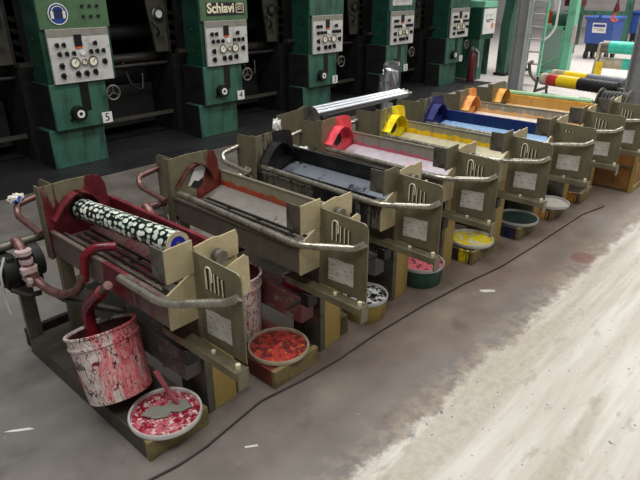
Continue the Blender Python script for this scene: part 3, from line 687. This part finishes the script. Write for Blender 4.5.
# scraper lying on the first lid
sc = thing('scraper', 'grey-green scraper with pink-stained handle leaning out of the crimson and white lid', 'scraper')
z = 0.103
MB().prism([(0.775, 1.655, z), (0.80, 1.60, z), (0.84, 1.575, z), (0.865, 1.59, z), (0.89, 1.56, z), (0.935, 1.555, z), (0.945, 1.605, z), (0.905, 1.64, z), (0.865, 1.635, z), (0.83, 1.67, z)], (0, 0, 0.005)).build('blade', worn('grey_green_blade', C(142, 150, 138), C(160, 110, 110), 0.4, 0.2, 16, 0.25), sc, bevel=0.001)
MB().box(-0.009, 0.009, -0.007, 0.007, 0.0, 0.16, Matrix.Translation((0.905, 1.605, 0.107)) @ Vector((-0.03, 0.09, 0.14)).to_track_quat('Z', 'X').to_matrix().to_4x4()).build('handle', worn('pink_stained_wood', C(176, 96, 104), C(130, 46, 60), 0.45, 0, 20, 0.4), sc, bevel=0.002)
# red brush under the second trolley
br = thing('brush', 'small brush with red bristles on the beam under the rust-brown trolley', 'brush', (1.605, 1.66, 0.33))
MB().box(-0.02, 0.02, -0.07, 0.07, 0.03, 0.045).build('brush_back', 'white', br, bevel=0.004)
bb = MB()
for k in range(11):
    for j in range(3): bb.box(-0.018 + j * 0.013, -0.008 + j * 0.013, -0.066 + k * 0.012, -0.058 + k * 0.012, 0.0, 0.03)
bb.build('bristles', worn('red_bristle', C(206, 30, 50), C(160, 20, 40), 0.5), br)
# blue and white rag on the first trolley's far handle
def rag(label, loc, s, cols, seed):
    rnd = random.Random(seed); mb = MB()
    bmesh.ops.create_icosphere(mb.bm, subdivisions=3, radius=1.0)
    for v in mb.bm.verts:
        k = 1 + 0.35 * math.sin(v.co.x * 7 + seed) * math.cos(v.co.y * 6 + seed * 2) + rnd.uniform(-.08, .08)
        v.co = Vector((v.co.x * s[0] * k, v.co.y * s[1] * k, v.co.z * s[2] * k))
    return tag(mb.build('rag', splatter('rag_cloth_%d' % seed, cols[0], [(c, 0.56) for c in cols[1:]], 18, 0.7), loc=loc), label, 'rag')
rag('white rag with blue end hung on the handle of the crimson-stained trolley', (0.846, 2.702, 0.704), (0.035, 0.022, 0.02), [C(214, 208, 196), C(40, 90, 200)], 3)
rag('white crumpled rag beside the far end of the black trolley', (2.688, 2.922, 0.70), (0.03, 0.03, 0.045), [C(226, 224, 220), C(196, 194, 190)], 5)
rag('white crumpled rag on the pump of the pinkish red trolley', (2.44, 2.42, 0.645), (0.045, 0.045, 0.04), [C(220, 216, 210), C(180, 176, 170)], 9)

# ------------------------------------------------------------------ shafts on a low rack behind the trolleys
rk = thing('shaft_rack', 'low dark rack behind the yellow trolley carrying bright steel shafts', 'rack', (3.05, 3.06, 0))
for x in (0.25, 1.25):
    for y in (0.0, 0.20):
        MB().box(x - 0.02, x + 0.02, y - 0.02, y + 0.02, 0.0, 0.62).build('leg', 'steel_dark', rk)
    MB().box(x - 0.02, x + 0.02, -0.04, 0.24, 0.62, 0.645).build('cross_bar', 'steel_dark', rk)
for k, (y, r, lab) in enumerate([(3.07, 0.029, 'bright steel shaft on the low rack, first from the trolleys'), (3.15, 0.029, 'bright steel shaft on the low rack, between two others'), (3.235, 0.026, 'bright steel shaft on the low rack, farthest from the trolleys')]):
    s = thing('steel_shaft', lab, 'shaft', (3.24 + 0.06 * k, y, 0.6455 + r), 0, 'steel shafts on the low rack')
    MB().cyl((0, 0, 0), (1.22, 0, 0), r, None, 20).build('shaft_body', 'chrome', s)
    MB().cyl((1.22, 0, 0), (1.30, 0, 0), r * 0.6, None, 16).build('journal', 'steel', s)
fd = thing('flange_disc', 'grey half-round steel disc standing at the end of the shaft rack', 'disc', (3.04, 2.985, 0.0))
MB().prism([(0.16 * math.cos(R(a)), -0.01, 0.62 + 0.16 * math.sin(R(a))) for a in range(0, 181, 12)] + [(-0.16, -0.01, 0.0), (0.16, -0.01, 0.0)], (-0.0, 0.02, 0)).build('disc_plate', 'steel', fd, loc=(0.0, 0.0, 0))
gp = MB().prism([(2.70, 2.93, 0.0), (2.70, 2.93, 0.765), (2.97, 2.93, 0.78), (2.97, 2.93, 0.0)], (0, 0.008, 0)).build('loose_guard', 'olive')
tag(gp, 'loose olive metal guard plate standing behind the pinkish red trolley', 'metal plate')

# crumpled bright metal offcut by the presses
fo = MB()
prof = [(0.05, 0.0), (0.42, 0.0), (0.40, 0.10), (0.36, 0.16), (0.38, 0.24), (0.30, 0.30), (0.22, 0.36), (0.24, 0.44), (0.36, 0.52), (0.38, 0.62), (0.33, 0.655), (0.12, 0.665), (0.09, 0.55), (0.05, 0.40), (0.04, 0.25), (0.0, 0.1)]
fo.prism([(x, 0.0, z) for x, z in prof], (0, 0.05, 0))
bmesh.ops.triangulate(fo.bm, faces=fo.bm.faces); bmesh.ops.subdivide_edges(fo.bm, edges=fo.bm.edges, cuts=2, use_grid_fill=True)
rnd = random.Random(4)
for v in fo.bm.verts:
    if v.co.z > 0.01: v.co += Vector((rnd.uniform(-.008, .008), rnd.uniform(-.03, .03), rnd.uniform(-.006, .006)))
tag(fo.build('metal_offcut', 'foil', smooth=False, loc=(6.24, 4.70, 0)), 'crumpled bright metal offcut standing on the dark floor between the presses', 'metal offcut')

# ------------------------------------------------------------------ floor cable, scraps
cb = MB().tube([(0.60, 1.46, 0.006), (0.778, 1.431, 0.006), (0.898, 1.431, 0.006), (1.037, 1.45, 0.006), (1.217, 1.475, 0.006), (1.466, 1.44, 0.006), (1.668, 1.428, 0.006), (1.974, 1.430, 0.006), (2.332, 1.412, 0.006), (2.719, 1.374, 0.006), (3.059, 1.322, 0.006), (3.493, 1.301, 0.006), (3.932, 1.29, 0.006), (4.30, 1.28, 0.006), (4.6, 1.22, 0.006)], 0.0045, 8)
tag(cb.build('cable', worn('dusty_cable', C(66, 60, 56), C(44, 40, 38), 0.6)), 'thin dark cable lying on the floor along the trolley fronts', 'cable')
def scrap(label, x, y, pts):
    tag(MB().prism([(px, py, 0.0) for px, py in pts], (0, 0, 0.003)).build('paper_scrap', 'white_clean', smooth=False, loc=(x, y, 0.0005)), label, 'paper scrap', 'scraps on the floor')
scrap('torn white paper scrap in the middle of the floor beyond the cable', 2.734, 1.24, [(-.035, .02), (-.02, -.005), (.02, -.04), (.035, -.03), (.02, -.005), (.0, .015), (-.025, .035)])
scrap('small white paper sliver on the floor beside the cable', 1.02, 1.31, [(-.02, 0.012), (.02, -.018), (.026, -.010), (-.014, .018)])
scrap('long pale paper sliver on the bare floor at the left edge of the photo', 0.46, 2.04, [(-.05, .035), (-.01, .0), (.04, -.035), (.03, -.012), (-.03, .03)])

# ------------------------------------------------------------------ crate at the end of the row
cr = thing('wooden_crate', 'orange-brown wooden crate on the floor at the far end of the trolley row', 'crate', (5.10, 1.175, 0))
MB().box(0, 0.7, 0, 0.72, 0.0, 0.40).build('crate_body', 'crate', cr, bevel=0.004)
for z in (0.0, 0.20, 0.38): MB().box(-0.012, 0.0, 0.0, 0.72, z, z + 0.02).build('batten', 'timber_dark', cr)
MB().box(-0.014, 0.0, -0.012, 0.02, 0.0, 0.40).build('corner_batten', 'timber', cr)
MB().box(0.0, 0.70, -0.012, 0.0, 0.0, 0.05).build('batten', 'timber', cr)

# ------------------------------------------------------------------ far bay
def post(label, x, y, w):
    t = thing('steel_column', label, 'column', (x, y, 0))
    m = MB()
    m.box(-w / 2, w / 2, -w / 2, -w / 2 + 0.012, 0.012, 4.2).box(-w / 2, w / 2, w / 2 - 0.012, w / 2, 0.012, 4.2).box(-0.006, 0.006, -w / 2, w / 2, 0.012, 4.2)
    m.build('column_shaft', 'post', t)
    MB().box(-w * .8, w * .8, -w * .8, w * .8, 0, 0.012).build('foot_plate', 'post', t)
    return t
post('grey steel column rising behind the ochre trolley', 9.16, 4.16, 0.19)
post('grey steel column at the right edge behind the hose reel', 7.05, 1.80, 0.20)

# cabinet with a white chart, after the last numbered press
cc = thing('chart_cabinet', 'dark green machine cabinet with a white chart sheet, after printing unit 1', 'cabinet', (9.90, 5.25, 0))
MB().box(-0.06, 0.12, 0.0, 0.5, 0.0, 0.70).build('lower_cabinet', 'green', cc, bevel=0.006)
MB().box(-0.06, 0.44, 0.0, 0.55, 0.70, 1.22).build('upper_cabinet', 'green_dark', cc, bevel=0.006)
MB().box(-0.02, 0.46, -0.01, 0.4, 1.235, 1.34).build('top_box', 'green_light', cc, bevel=0.006)
ch = MB().box(-0.01, 0.44, -0.012, -0.001, 0.79, 1.215).build('chart_sheet', 'white_clean', cc)
for k, (x, z, l) in enumerate([(0.08, 1.02, .26), (0.10, 0.99, .12)]): MB().box(x, x + l, -0.015, -0.012, z, z + 0.016).build('chart_line', 'ink_text', ch)
for k in range(6): MB().box(0.07 + k * 0.05, 0.075 + k * 0.05, -0.015, -0.012, 1.06 + 0.02 * (k % 3), 1.12 + 0.015 * (k % 2)).build('chart_line', 'steel', ch)
MB().cyl((0.33, -0.012, 0.93), (0.33, -0.015, 0.93), 0.05, None, 20).build('chart_mark', worn('salmon_print', C(226, 130, 120), C(214, 110, 100)), ch)
fe = thing('fire_extinguisher', 'dark red extinguisher standing against the chart cabinet', 'fire extinguisher', (9.50, 5.17, 0.012))
MB().lathe([(0, 0), (0.065, 0), (0.068, 0.01), (0.068, 0.42), (0.045, 0.48), (0.03, 0.50), (0.03, 0.54), (0, 0.54)], 28).build('cylinder', 'redpaint', fe)
MB().box(-0.07, 0.02, -0.012, 0.012, 0.54, 0.60).build('valve', 'steel', fe)
MB().tube([(0.03, -0.03, 0.56), (0.10, -0.06, 0.50), (0.10, -0.07, 0.25)], 0.012, 8).build('hose', 'white', fe)
# rewind rollers between cabinet and frame
rw = thing('rewind_unit', 'dark roller stack under the chart cabinet, left of the tall green frame', 'machine', (10.04, 5.40, 0))
MB().box(0, 0.60, 0.45, 0.55, 0, 0.68).build('back_frame', 'machine_black', rw)
for z, r, m in ((0.13, .09, 'machine_black'), (0.32, .07, 'machine_grey'), (0.46, .05, 'redpaint'), (0.60, .045, 'ivory')):
    MB().cyl((0.03, 0.2, z), (0.57, 0.2, z), r, None, 18).build('roller', m, rw)
MB().box(0, 0.03, 0.05, 0.45, 0, 0.68).build('side_plate', 'green', rw)
MB().box(0.57, 0.60, 0.05, 0.45, 0, 0.68).build('side_plate', 'green', rw)
# tall green frame
gf = thing('machine_frame', 'tall dark green machine frame plate left of the ladder', 'machine frame', (10.66, 5.1, 0))
MB().prism([(0, 0, 0), (0.0, 0, 0.9), (0.08, 0, 1.3), (0.10, 0, 2.6), (1.0, 0, 2.6), (1.0, 0, 0)], (0, 0.18, 0)).build('frame_plate', 'green', gf)
MB().box(-0.03, 1.03, -0.03, 0.21, 0, 0.05).build('foot', 'machine_black', gf)
for k, z in enumerate((0.72, 0.95, 1.15)):
    MB().box(0.55, 0.85, -0.05, 0.0, z, z + 0.10).build('switch_box', ('white', 'redpaint', 'machine_grey')[k], gf)
# ladder
la = thing('ladder', 'mint green ladder with pale rungs behind the grey steel column', 'ladder', (10.0, 4.16, 0))
for y in (0.0, 0.42): MB().box(-0.02, 0.03, y - 0.02, y + 0.02, 0, 2.6).build('stile', 'green_light', la)
for k in range(11): MB().box(-0.05, 0.05, 0.0, 0.42, 0.14 + k * 0.2, 0.165 + k * 0.2).build('rung', 'white', la)
MB().tube([(0.0, -0.02, 0.75), (0.02, -0.09, 0.82), (0.05, -0.16, 0.95), (0.05, -0.16, 2.0)], 0.02, 10).build('handrail', 'white_clean', la)
# green machine with a mesh guard
gm = thing('guarded_machine', 'pale green machine with a mesh guard door and motor on top', 'machine', (11.0, 4.0, 0))
g = MB()
for a in ((0.0, 0.04, 0.20, 0.24, 0.10, 0.90), (0.0, 0.04, 0.56, 0.60, 0.10, 0.92), (0.0, 0.04, 0.20, 0.60, 0.86, 0.92), (0.0, 0.04, 0.20, 0.60, 0.10, 0.16)): g.box(*a)
g.build('guard_frame', 'green_light', gm)
MB().box(0.015, 0.022, 0.24, 0.56, 0.16, 0.86).build('mesh_screen', 'mesh', gm)
MB().cyl((0.01, 0.22, 0.40), (0.01, 0.58, 0.18), 0.02, None, 10).build('brace', 'green_light', gm)
MB().box(0.05, 0.6, 0.21, 0.60, 0.05, 0.85).build('machine_body', 'green', gm, bevel=0.02)
MB().box(-0.02, 0.16, 0.05, 0.195, 0.06, 1.8).build('upright', 'green_light', gm, bevel=0.01)
MB().box(-0.03, 0.4, -0.05, 0.60, 0.0, 0.07).build('foot', 'green_light', gm, bevel=0.01)
MB().prism([(-0.26, 0.02, 0.0), (-0.26, 0.02, 0.10), (-0.03, 0.02, 0.16), (-0.03, 0.02, 0.0)], (0, 0.35, 0)).build('foot_guard', 'green_light', gm)
mo = MB().cyl((0.17, 0.20, 1.05), (0.17, 0.50, 1.05), 0.12, None, 24)
for k in range(7): mo.cyl((0.17, 0.23 + k * 0.035, 1.05), (0.17, 0.245 + k * 0.035, 1.05), 0.132, None, 24)
mo.box(0.06, 0.24, 0.24, 0.48, 0.85, 0.98).build('motor', 'green', gm)
MB().box(-0.04, -0.02, -0.02, 0.06, 0.62, 0.95).build('switch_box', 'white', gm, bevel=0.01)
MB().cyl((0.25, 0.62, 0.95), (0.25, 0.62, 1.18), 0.06, None, 20).build('oil_cup', 'orange', gm)
MB().box(0.3, 0.55, 0.1, 0.4, 1.25, 1.6).build('red_cover', 'redpaint', gm)
MB().box(0.2, 0.4, 0.55, 0.75, 1.15, 1.5).build('terminal_box', 'white', gm)

# roll stands
def film_roll(label, p, q, r, segs, core=0.02):
    t = thing('film_roll', label, 'roll', (0, 0, 0), 0, 'rolls on the stands')
    ln = between(t, p, q)
    for k, (a, b, m) in enumerate(segs):
        mb = MB().cyl((0, a * ln, 0), (0, b * ln, 0), r, None, 28)
        if m == 'black':
            for j in range(9): mb.cyl((0, (a + (b - a) * (j + .3) / 9) * ln, 0), (0, (a + (b - a) * (j + .7) / 9) * ln, 0), r * 1.04, None, 28)
        mb.build('film_band', m, t)
    MB().cyl((0, -0.08, 0), (0, ln + 0.08, 0), core, None, 14).build('core_shaft', 'steel', t)
    return t
film_roll('long roll banded red, yellow and black on the front roll stand', (7.62, 3.10, 0.475), (7.41, 2.10, 0.475), 0.076, [(0, .10, 'ivory'), (.10, .24, 'redroll'), (.24, .52, 'yellowroll'), (.52, 1.0, 'black')])
film_roll('roll with pale yellow and slate grey film behind the banded roll', (7.92, 3.08, 0.50), (7.70, 2.10, 0.50), 0.070, [(0, .18, 'ivory'), (.18, .5, 'yellowroll'), (.5, 1.0, worn('slate_film', C(112, 116, 124), C(86, 90, 98), 0.4))])
film_roll('dark grey roll low on the front roll stand under the banded roll', (7.50, 3.02, 0.26), (7.30, 2.10, 0.26), 0.06, [(0, 1.0, worn('dark_grey_film', C(96, 94, 92), C(60, 58, 56), 0.4))])
rs = thing('roll_stand', 'dark roll stand on the floor holding the banded roll', 'roll stand', (7.58, 2.6, 0))
for y, dx in ((0.56, 0.04), (-0.56, -0.18)):
    f = MB()
    f.tube([(dx - 0.14, y, 0.0), (dx + 0.0, y, 0.46)], 0.018, 8); f.tube([(dx + 0.42, y, 0.0), (dx + 0.30, y, 0.44)], 0.018, 8)
    f.box(dx - 0.03, dx + 0.36, y - 0.015, y + 0.015, 0.30, 0.33); f.box(dx - 0.10, dx + 0.4, y - 0.015, y + 0.015, 0.08, 0.11)
    f.build('end_frame', 'machine_grey', rs)
MB().tube([(0.02, 0.57, 0.44), (0.0, 0.66, 0.52), (-0.02, 0.68, 0.66), (0.03, 0.66, 0.68)], 0.022, 8).build('crank', 'steel', rs)
MB().tube([(-0.17, -0.60, 0.44), (-0.35, -0.42, 0.40)], 0.016, 8).build('lever', 'steel_dark', rs)
film_roll('upper turquoise roll on the rear roll stand', (11.2, 3.55, 0.60), (11.2, 2.4, 0.60), 0.105, [(0, .10, 'steel'), (.10, 1.0, 'turq')])
film_roll('lower ivory and turquoise roll on the rear roll stand', (11.2, 3.55, 0.33), (11.2, 2.4, 0.33), 0.095, [(0, .34, 'ivory'), (.34, 1.0, 'turq')])
film_roll('thin turquoise roll lying low between the two roll stands', (9.9, 3.05, 0.16), (9.9, 2.2, 0.16), 0.06, [(0, 1.0, 'turq')])
r2 = thing('roll_stand', 'pale roll stand with yellow bracket holding the turquoise rolls', 'roll stand', (11.2, 3.0, 0))
for y in (0.60, -0.64):
    f = MB(); f.tube([(-0.16, y, 0), (-0.02, y, 0.66)], 0.03, 8); f.tube([(0.16, y, 0), (0.02, y, 0.66)], 0.03, 8); f.box(-0.12, 0.12, y - 0.02, y + 0.02, 0.28, 0.33)
    f.build('end_frame', 'ivory', r2)
MB().box(-0.22, -0.19, 0.44, 0.56, 0.06, 0.36).build('bracket', 'yellowroll', r2)
r3 = thing('floor_cradle', 'small yellow and grey cradle under the thin turquoise roll', 'cradle', (9.9, 2.62, 0))
for y in (0.40, -0.38): MB().prism([(-0.10, y, 0), (-0.05, y, 0.12), (0.05, y, 0.12), (0.10, y, 0)], (0, 0.03, 0)).build('cradle_foot', 'yellowroll', r3)

# hose reel and grey panel behind the last trolley
hr = thing('hose_reel', 'black reel of coiled hose standing on the orange-brown crate', 'hose reel', (5.50, 1.56, 0.405))
dm = MB()
for k in range(7): dm.lathe([(0.115 + 0.016 * math.cos(a), 0.016 * math.sin(a)) for a in [j * math.pi / 4 for j in range(9)]], 28, Matrix.Translation((0, -0.09 + 0.03 * k, 0.21)) @ FACE_MY)
dm.build('hose_coil', 'black', hr)
MB().cyl((0, -0.13, 0.21), (0, 0.13, 0.21), 0.10, None, 24).build('drum', 'steel_dark', hr)
for y in (-0.125, 0.113): MB().lathe([(0.0, 0), (0.15, 0), (0.15, 0.012), (0, 0.012)], 32, Matrix.Translation((0, y + 0.012, 0.21)) @ FACE_MY).build('reel_flange', 'machine_grey', hr)
for y in (-0.15, 0.15):
    f = MB(); f.tube([(-0.12, y, 0), (0, y, 0.22)], 0.012, 8); f.tube([(0.12, y, 0), (0, y, 0.22)], 0.012, 8); f.build('stand', 'steel', hr)
sp_ = MB().box(-0.008, 0.008, -0.05, 0.05, 0, 0.27).build('sheet_panel', 'post', loc=(5.45, 1.80, 0.4))
tag(sp_, 'small grey sheet metal panel standing on the crate beside the hose reel', 'metal panel')

# blue bins and the green portal
def bin_(label, x, y, w, sign):
    t = thing('wheeled_bin', label, 'bin', (x, y, 0), 0, 'blue wheeled bins')
    MB().prism([(0.08, 0, 0.34), (0.0, 0, 0.84), (-0.03, 0, 0.86), (-0.03, 0, 0.92), (0.75, 0, 0.92), (0.65, 0, 0.34)], (0, w, 0)).build('bin_body', 'blue', t, bevel=0.02)
    MB().box(-0.05, 0.78, -0.03, w + 0.03, 0.88, 0.94).build('bin_rim', 'blue', t, bevel=0.015)
    MB().box(0.1, 0.62, 0.05, w - 0.05, 0.16, 0.34).build('chassis', 'machine_black', t)
    for yy in (0.05, w - 0.11):
        for xx in (0.12, 0.58): MB().cyl((xx, yy, 0.09), (xx, yy + 0.06, 0.09), 0.09, None, 20).build('wheel', 'black', t)
    MB().box(-0.07, -0.02, w * 0.46, w * 0.54, 0.93, 0.99).build('lid_catch', 'blue', t)
    if sign:
        s = MB().box(-0.002, 0.002, 0.16, 0.46, -0.13, 0.09)
        s = s.build('bin_label', 'white_clean', t, loc=(0.012, 0.0, 0.72)); s.rotation_euler = (0, R(-9), 0)
        MB().box(-0.004, -0.002, 0.18, 0.44, 0.0, 0.06).build('label_band', 'blue_text', s)
        for k in range(2): MB().box(-0.004, -0.002, 0.19, 0.43 - .08 * k, -0.045 - .035 * k, -0.033 - .035 * k).build('label_line', 'steel', s)
    return t
bin_('blue wheeled bin with a white label on its front', 14.5, 4.46, 0.62, True)
bin_('blue wheeled bin beyond the green portal frame', 18.4, 4.65, 0.6, False)
pf = thing('portal_frame', 'green portal frame standing behind the labelled blue bin', 'frame', (18.0, 5.2, 0))
MB().box(-0.08, 0.08, -0.06, 0.10, 0, 2.4).build('upright', 'green', pf)
MB().box(-0.08, 0.08, 1.25, 1.41, 0, 2.4).build('upright', 'green', pf)
MB().box(-0.08, 0.08, 0.10, 1.25, 0.82, 0.94).build('cross_beam', 'green', pf)
MB().box(-0.02, 0.02, 0.10, 0.5, 0.0, 0.82).build('side_sheet', 'green', pf)
MB().box(-0.10, 0.10, -0.12, 1.45, 2.4, 2.55).build('top_beam', 'green', pf)
dr = thing('drum', 'red drum standing beside the labelled blue bin', 'drum', (15.6, 5.85, 0))
MB().lathe([(0, 0), (0.2, 0), (0.2, 0.3), (0.21, 0.32), (0.2, 0.34), (0.2, 0.84), (0.21, 0.86), (0, 0.86)], 28).build('drum_body', 'redpaint', dr)
# hoist with a hook
ho = thing('hoist', 'orange hoist hook hanging on a dark chain in front of the labelled blue bin', 'hoist', (13.6, 4.19, 0))
MB().box(-0.15, 0.15, -3.2, 3.4, 3.6, 3.85).build('gantry_beam', 'green_light', ho)
for y in (-3.1, 3.3): MB().box(-0.12, 0.12, y - 0.1, y + 0.1, 0, 3.6).build('gantry_leg', 'green_light', ho)
MB().cyl((0, 0, 1.25), (0, 0, 3.6), 0.018, None, 10).build('chain', 'machine_black', ho)
MB().lathe([(0, 0), (0.05, 0.0), (0.06, 0.04), (0.03, 0.18), (0.0, 0.20)], 18, Matrix.Translation((0, 0, 1.08))).build('hook_block', 'redpaint', ho)
MB().tube([(0, 0, 1.10), (0, 0.02, 1.02), (0, 0.08, 0.96), (0, 0.03, 0.90), (0, -0.06, 0.93)], 0.022, 10).build('hook', 'orange', ho)
